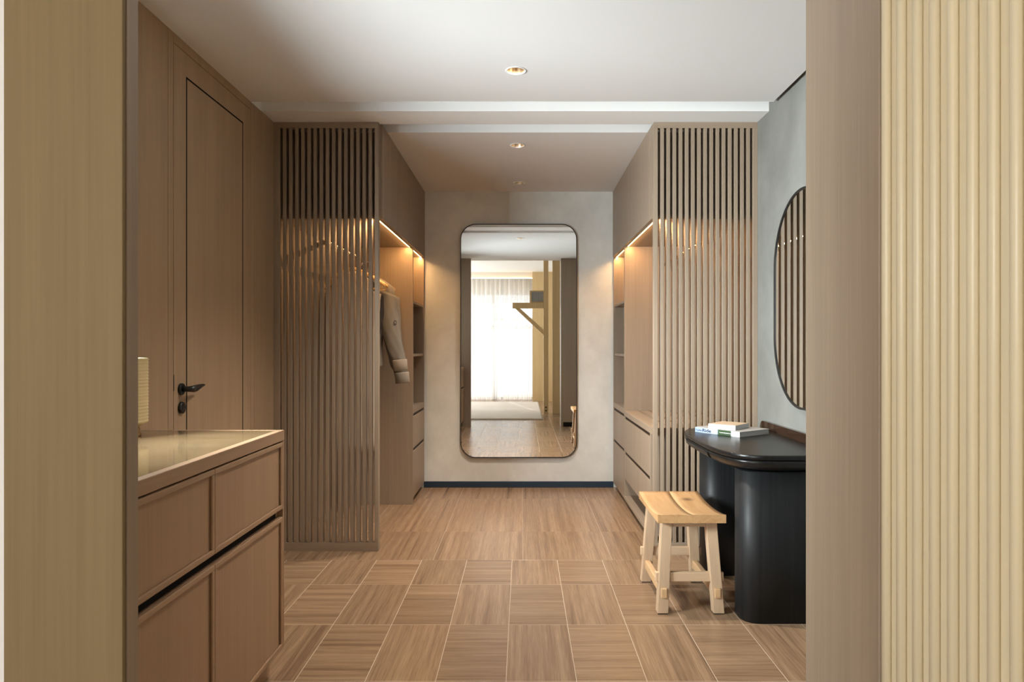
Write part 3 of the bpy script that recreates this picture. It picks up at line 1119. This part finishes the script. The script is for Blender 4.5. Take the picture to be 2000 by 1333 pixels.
# ------------------------------------------------------------------ recessed downlights
SPOT_POWER = [100, 80, 30]
order = ['nearest of the three round ceiling downlights, over the stone floor', 'middle of the three round ceiling downlights, between the overhead cabinets', 'farthest of the three round ceiling downlights, just before the end wall']
for k, (x, y) in enumerate(LIGHTS):
    t = T('downlight', order[k], 'downlight', (x, y, CEIL), 0, 'recessed ceiling downlights')
    bm = bmesh.new()
    lathe(bm, [(0.0425, CEIL + 0.001), (0.0435, CEIL - 0.003), (0.050, CEIL - 0.0035), (0.0525, CEIL - 0.0005), (0.0455, CEIL + 0.0008), (0.0425, CEIL + 0.001)], x, y, 40)
    P('trim_ring', bm, 'trim_white', t, 'white trim ring')
    bm = bmesh.new()
    lathe(bm, [(0.0425, CEIL), (0.036, CEIL + 0.030), (0.026, CEIL + 0.062), (0.0265, CEIL + 0.063), (0.0375, CEIL + 0.030), (0.0445, CEIL + 0.001)], x, y, 18)
    P('reflector', bm, 'reflector', t, 'faceted golden reflector', smooth=False)
    bm = bmesh.new()
    lathe(bm, [(0.0255, CEIL + 0.0605), (0.0255, CEIL + 0.064)], x, y, 32, cap=True)
    P('lens', bm, 'lens_glow', t, 'glowing round lens')
    d = bpy.data.lights.new('downlight_beam', 'SPOT')
    d.energy = SPOT_POWER[k]
    d.color = (1.0, 0.92, 0.82)
    d.spot_size = math.radians([110, 100, 76][k])
    d.spot_blend = 0.8
    d.shadow_soft_size = 0.020
    o = bpy.data.objects.new('downlight_beam', d)
    o.location = (x, y, CEIL + 0.022)
    COL.objects.link(o)

# ------------------------------------------------------------------ credenza on the left
CX0, CX1, CY0, CY1 = XL + 0.002, -0.910, 1.46, 2.620
t = T('credenza', 'brown wood credenza with framed drawers and a polished beige stone top', 'cabinet', (-1.216, 2.04, 0))
P('carcass', BX(CX0, CX1 - 0.024, CY0, CY1 - 0.014, 0.106, 0.8905), 'credenza_wood', t)
P('side_panel', BX(CX0, CX1 - 0.001, CY1 - 0.0135, CY1, 0.106, 0.8905, 0.0015), 'credenza_wood', t)
P('plinth', BX(CX0, CX1 - 0.055, CY0, CY1 - 0.012, 0, 0.1055), 'credenza_wood_y', t)
bm = bmesh.new()
box(bm, CX1 - 0.028, CX1, CY0, CY1, 0.892, 0.931, 0.0015)
box(bm, CX0, CX1 - 0.0285, CY1 - 0.014, CY1, 0.892, 0.931, 0.0012)
box(bm, CX0, CX1 - 0.0285, CY0, CY1 - 0.0145, 0.892, 0.914)
P('top_frame', bm, 'credenza_wood_y', t)
P('stone_top', BX(CX0, CX1 - 0.029, CY0, CY1 - 0.0148, 0.9145, 0.930), 'stone', t, 'polished beige veined stone')


def framed_front(name, y0, y1, z0, z1):
    d = P(name, BX(CX1 - 0.0235, CX1 - 0.008, y0, y1, z0, z1), 'credenza_wood', t)
    bm = bmesh.new()
    w = 0.017
    box(bm, CX1 - 0.0078, CX1, y0, y1, z1 - w, z1, 0.003, 2)
    box(bm, CX1 - 0.0078, CX1, y0, y1, z0, z0 + w, 0.003, 2)
    box(bm, CX1 - 0.0078, CX1, y0, y0 + w, z0 + w, z1 - w, 0.003, 2)
    box(bm, CX1 - 0.0078, CX1, y1 - w, y1, z0 + w, z1 - w, 0.003, 2)
    P('raised_frame', bm, 'credenza_wood_y', d)


ysp = 2.030
for (a, b) in ((CY0 + 0.002, ysp - 0.0008), (ysp + 0.0008, CY1 - 0.016)):
    framed_front('drawer', a, b, 0.634, 0.8865)
    framed_front('door', a, b, 0.108, 0.604)
P('finger_channel', BX(CX1 - 0.0235, CX1 - 0.020, CY0, CY1 - 0.040, 0.6045, 0.6335), 'dark_gap', t, 'long dark finger channel')

t = T('table_lamp', 'cream paper cylinder lamp on the credenza, half hidden by the left jamb', 'lamp', (-1.425, 2.43, 0.930))
bm = bmesh.new()
prof = [(0.070, 0.972), (0.086, 0.978)]
zz = 0.978
while zz < 1.204:
    prof += [(0.0865, zz + 0.002), (0.0885, zz + 0.006), (0.0865, zz + 0.010)]
    zz += 0.0115
prof += [(0.085, 1.209), (0.060, 1.209)]
lathe(bm, prof, -1.425, 2.43, 40)
P('lamp_shade', bm, 'lamp_paper', t)
bm = bmesh.new()
lathe(bm, [(0.0, 0.9302), (0.064, 0.9302), (0.066, 0.936), (0.060, 0.945), (0.062, 0.955), (0.058, 0.964), (0.070, 0.972), (0.0, 0.972)], -1.425, 2.43, 36)
P('lamp_base', bm, 'gold', t, 'ridged gold base')

# ------------------------------------------------------------------ black vanity desk
t = T('vanity_desk', 'black desk with a rounded top on two thick rounded slab legs', 'desk', (1.17, 3.565, 0))
DCX, DCY, DA, DB = 1.168, 3.568, 0.264, 0.530


def sup(inset, z, n=96, e=3.4):
    out = []
    for i in range(n):
        th = 2 * PI * i / n
        c, s = math.cos(th), math.sin(th)
        out.append((DCX + (DA - inset) * math.copysign(abs(c) ** (2 / e), c), DCY + (DB - inset) * math.copysign(abs(s) ** (2 / e), s), z))
    return out


bm = bmesh.new()
loft(bm, [sup(0.004, 0.7425), sup(0.0, 0.7455), sup(0.0, 0.760), sup(0.002, 0.7635), sup(0.006, 0.765)])
P('desk_top', bm, 'black_wood_y', t)
bm = bmesh.new()
loft(bm, [sup(0.020, 0.742), sup(0.006, 0.7395), sup(0.001, 0.736), sup(0.0015, 0.728), sup(0.006, 0.716), sup(0.016, 0.704), sup(0.034, 0.693), sup(0.06, 0.686), sup(0.10, 0.682)])
P('apron', bm, 'black_wood_y', t)
bm = bmesh.new()
prof = [(0.0008, 0.7305), (-0.0022, 0.729), (-0.0022, 0.722), (0.003, 0.712), (0.010, 0.7045)]
rings = []
for (dx, z) in prof:
    r = []
    for k in range(21):
        y = 3.36 + 0.46 * k / 20
        s = abs((y - DCY) / DB)
        xx = DCX - DA * (1 - s ** 3.4) ** (1 / 3.4)
        r.append((xx + dx, y, z))
    rings.append(r)
rv = [[bm.verts.new(p) for p in r] for r in rings]
bk = [[bm.verts.new((p[0] + 0.05, p[1], p[2])) for p in r] for r in (rings[0], rings[-1])]
for a, b in zip(rv, rv[1:]):
    for k in range(20):
        bm.faces.new((a[k], a[k + 1], b[k + 1], b[k])).smooth = True
for k in range(20):
    bm.faces.new((rv[0][k], rv[0][k + 1], bk[0][k + 1], bk[0][k]))
    bm.faces.new((rv[-1][k], rv[-1][k + 1], bk[1][k + 1], bk[1][k]))
dd = P('drawer', bm, 'black_wood_y', t)
bm = bmesh.new()
rings = []
for (dx, z) in ((0.004, 0.7308), (-0.0016, 0.7308), (-0.0016, 0.7372), (0.004, 0.7372)):
    rings.append([(DCX - DA * (1 - abs((3.36 + 0.023 * k - DCY) / DB) ** 3.4) ** (1 / 3.4) + dx, 3.36 + 0.023 * k, z) for k in range(21)])
loft(bm, rings, closed=False)
P('finger_gap', bm, 'dark_gap', dd, 'black gap above the drawer', smooth=False)
for yc in (3.185, 3.830):
    bm = bmesh.new()
    rr, xl, xr = 0.100, 0.993, 1.432
    pl = []
    for k in range(25):
        a = PI / 2 + PI * k / 24
        # flattened round nose
        c, s = math.cos(a), math.sin(a)
        pl.append((xl + 0.085 + 0.085 * math.copysign(abs(c) ** 0.8, c), yc + rr * math.copysign(abs(s) ** 0.8, s)))
    pl += [(xr, yc - rr), (xr, yc + rr)]
    rings = [[(x, y, z) for x, y in pl] for z in (0.004, 0.30, 0.6835)]
    loft(bm, rings)
    lg = P('leg', bm, 'black_wood', t)
    for f in lg.data.polygons:
        f.use_smooth = len(f.vertices) == 4
    bm = bmesh.new()
    loft(bm, [[(DCX + (x - DCX) * 0.985, yc + (y - yc) * 0.96, z) for x, y in pl] for z in (0.0, 0.0042)])
    P('foot_pad', bm, 'dark_gap', lg)
# upstand along the wall
bm = bmesh.new()
pl = []
y0, y1, z0, z1, r = 3.05, 4.085, 0.7455, 0.812, 0.045
pl = [(y0, z0), (y1, z0), (y1, z1 - r)]
for k in range(10):
    a = k * PI / 2 / 9
    pl.append((y1 - r + r * math.cos(a), z1 - r + r * math.sin(a)))
for k in range(10):
    a = PI / 2 + k * PI / 2 / 9
    pl.append((y0 + r + r * math.cos(a), z1 - r + r * math.sin(a)))
rings = [[(x, y, z) for y, z in pl] for x in (1.412, 1.4335)]
loft(bm, rings)
P('upstand', bm, 'brown_gloss', t, 'glossy dark brown rounded upstand', smooth=False)


# ------------------------------------------------------------------ books
def text(body, parent, loc, size, mat, name, bold=0.0, fit=None):
    cu = bpy.data.curves.new(name, 'FONT')
    cu.body = body
    cu.size = size
    cu.offset = bold
    cu.extrude = 0.0003
    cu.materials.append(M[mat])
    o = bpy.data.objects.new(name, cu)
    COL.objects.link(o)
    o.parent = parent
    o.location = loc
    o.rotation_euler = (PI / 2, 0, 0)
    dg = bpy.context.evaluated_depsgraph_get()
    me = bpy.data.meshes.new_from_object(o.evaluated_get(dg))
    bpy.data.objects.remove(o)
    bpy.data.curves.remove(cu)
    xs = [v.co.x for v in me.vertices]
    k = fit / (max(xs) - min(xs)) if fit else 1.0
    for v in me.vertices:
        v.co.x = (v.co.x - min(xs)) * k
    if not me.materials:
        me.materials.append(M[mat])
    o = bpy.data.objects.new(name, me)
    COL.objects.link(o)
    o.parent = parent
    o.location = loc
    o.rotation_euler = (PI / 2, 0, 0)
    return o


def book(name, label, loc, rz, L, W, H, cov, spine, top, hard=True):
    t = T(name, label, 'book', loc, rz, 'books on the black desk')
    th = 0.0025 if hard else 0.0008
    ov = 0.003 if hard else 0.0
    P('pages', BX(ov, L - ov, 0.0032, W - ov, th + 0.0002, H - th - 0.0002), 'pages', t, 'pale page block', local=True)
    P('back_cover', BX(0, L, 0.003, W, 0.0, th, 0.0005), cov, t, local=True)
    P('front_cover', BX(0, L, 0.003, W, H - th, H, 0.0005), top, t, local=True)
    s = P('spine', BX(0, L, -0.0005, 0.0029, 0, H, 0.0012, 2), spine, t, local=True)
    return t, s


RZB = math.atan2(-0.818, 0.575)
b1, s1 = book('book', 'larger lower book with a pale blue spine reading Cyclist Ride', (0.978, 3.893, 0.7652), RZB, 0.304, 0.258, 0.0285, 'book_grey', 'ride_spine', 'book_grey')
text('Cyclist', s1, (0.008, -0.0010, 0.0085), 0.0135, 'ink', 'title_text', 0.0002, 0.042)
text('Ride', s1, (0.053, -0.0010, 0.0062), 0.025, 'ink', 'title_text', 0.0006, 0.060)
text('The greatest cycling routes in the world', s1, (0.170, -0.0010, 0.0120), 0.0085, 'ink_white', 'subtitle_text', 0.0001, 0.085)
b2, s2 = book('book', 'smaller white-spined book with a tan cover lying on the lower book', (1.034, 3.822, 0.7939), math.atan2(-0.66, 0.75), 0.158, 0.176, 0.026, 'book_white', 'book_white', 'book_tan', hard=False)
bm = bmesh.new()
loft(bm, [[(0.142 + 0.003 * math.cos(2 * PI * i / 16), y, 0.011 + 0.0038 * math.sin(2 * PI * i / 16)) for i in range(16)] for y in (-0.0007, -0.0004)])
P('emblem', bm, 'ink_grey', s2, 'small grey printed emblem', local=True)

# ------------------------------------------------------------------ stool
t = T('stool', 'low pale pine stool with a dished seat in front of the black desk', 'stool', (0.784, 3.435, 0))
hx, hy = 0.158, 0.258


def seat_board(x0, x1):
    bm = bmesh.new()
    nxs, nys = 6, 22
    tv, bv = [], []
    for j in range(nys + 1):
        y = -hy + 2 * hy * j / nys
        v = y / hy
        zt = 0.470 - 0.020 * (1 - abs(v) ** 2.2)
        rt, rb = [], []
        for i in range(nxs + 1):
            x = x0 + (x1 - x0) * i / nxs
            rt.append(bm.verts.new((x, y, zt)))
            rb.append(bm.verts.new((x, y, 0.4305)))
        tv.append(rt)
        bv.append(rb)
    for j in range(nys):
        for i in range(nxs):
            bm.faces.new((tv[j][i], tv[j][i + 1], tv[j + 1][i + 1], tv[j + 1][i])).smooth = True
            bm.faces.new((bv[j][i], bv[j + 1][i], bv[j + 1][i + 1], bv[j][i + 1]))
        bm.faces.new((tv[j][0], tv[j + 1][0], bv[j + 1][0], bv[j][0]))
        bm.faces.new((tv[j][nxs], bv[j][nxs], bv[j + 1][nxs], tv[j + 1][nxs]))
    for i in range(nxs):
        bm.faces.new((tv[0][i], bv[0][i], bv[0][i + 1], tv[0][i + 1]))
        bm.faces.new((tv[nys][i], tv[nys][i + 1], bv[nys][i + 1], bv[nys][i]))
    edges = [e for e in bm.edges if len(e.link_faces) == 2 and e.calc_face_angle(0) > 0.9]
    bmesh.ops.bevel(bm, geom=edges, offset=0.0022, segments=2, affect='EDGES')
    return P('seat_board', bm, 'seat_wood', t, local=True)


seat_board(-hx, 0.0018)
seat_board(0.0022, hx)
LT, LB = (0.104, 0.182), (0.131, 0.215)
for sx in (-1, 1):
    for sy in (-1, 1):
        bm = bmesh.new()
        w, d = 0.0255, 0.024
        q = lambda c, z: [(sx * c[0] - w, sy * c[1] - d, z), (sx * c[0] + w, sy * c[1] - d, z), (sx * c[0] + w, sy * c[1] + d, z), (sx * c[0] - w, sy * c[1] + d, z)]
        prism(bm, q(LB, 0.004), q(LT, 0.4303))
        bevel_all(bm, 0.003, 2)
        lg = P('leg', bm, 'stool_wood', t, local=True)
        bm = bmesh.new()
        w, d = 0.023, 0.021
        prism(bm, q(LB, 0.0), q(LB, 0.0042))
        P('foot_pad', bm, 'dark_gap', lg, 'thin dark felt pad', local=True)


def at(z):
    f = z / 0.43
    return (LB[0] + (LT[0] - LB[0]) * f, LB[1] + (LT[1] - LB[1]) * f)


for sy in (-1, 1):
    c = at(0.167)
    P('end_rail', BX(-c[0] - 0.039, c[0] + 0.039, sy * c[1] - 0.0125, sy * c[1] + 0.0125, 0.145, 0.188, 0.003, 2), 'stool_wood_x', t, local=True)
    c = at(0.412)
    P('seat_rail', BX(-c[0] + 0.02, c[0] - 0.02, sy * (c[1]) - 0.011, sy * (c[1]) + 0.011, 0.397, 0.4302, 0.002), 'stool_wood_x', t, local=True)
for sx in (-1, 1):
    c = at(0.098)
    P('side_rail', BX(sx * c[0] - 0.0135, sx * c[0] + 0.0135, -c[1] - 0.036, c[1] + 0.036, 0.076, 0.121, 0.004, 2), 'stool_wood_y', t, local=True)
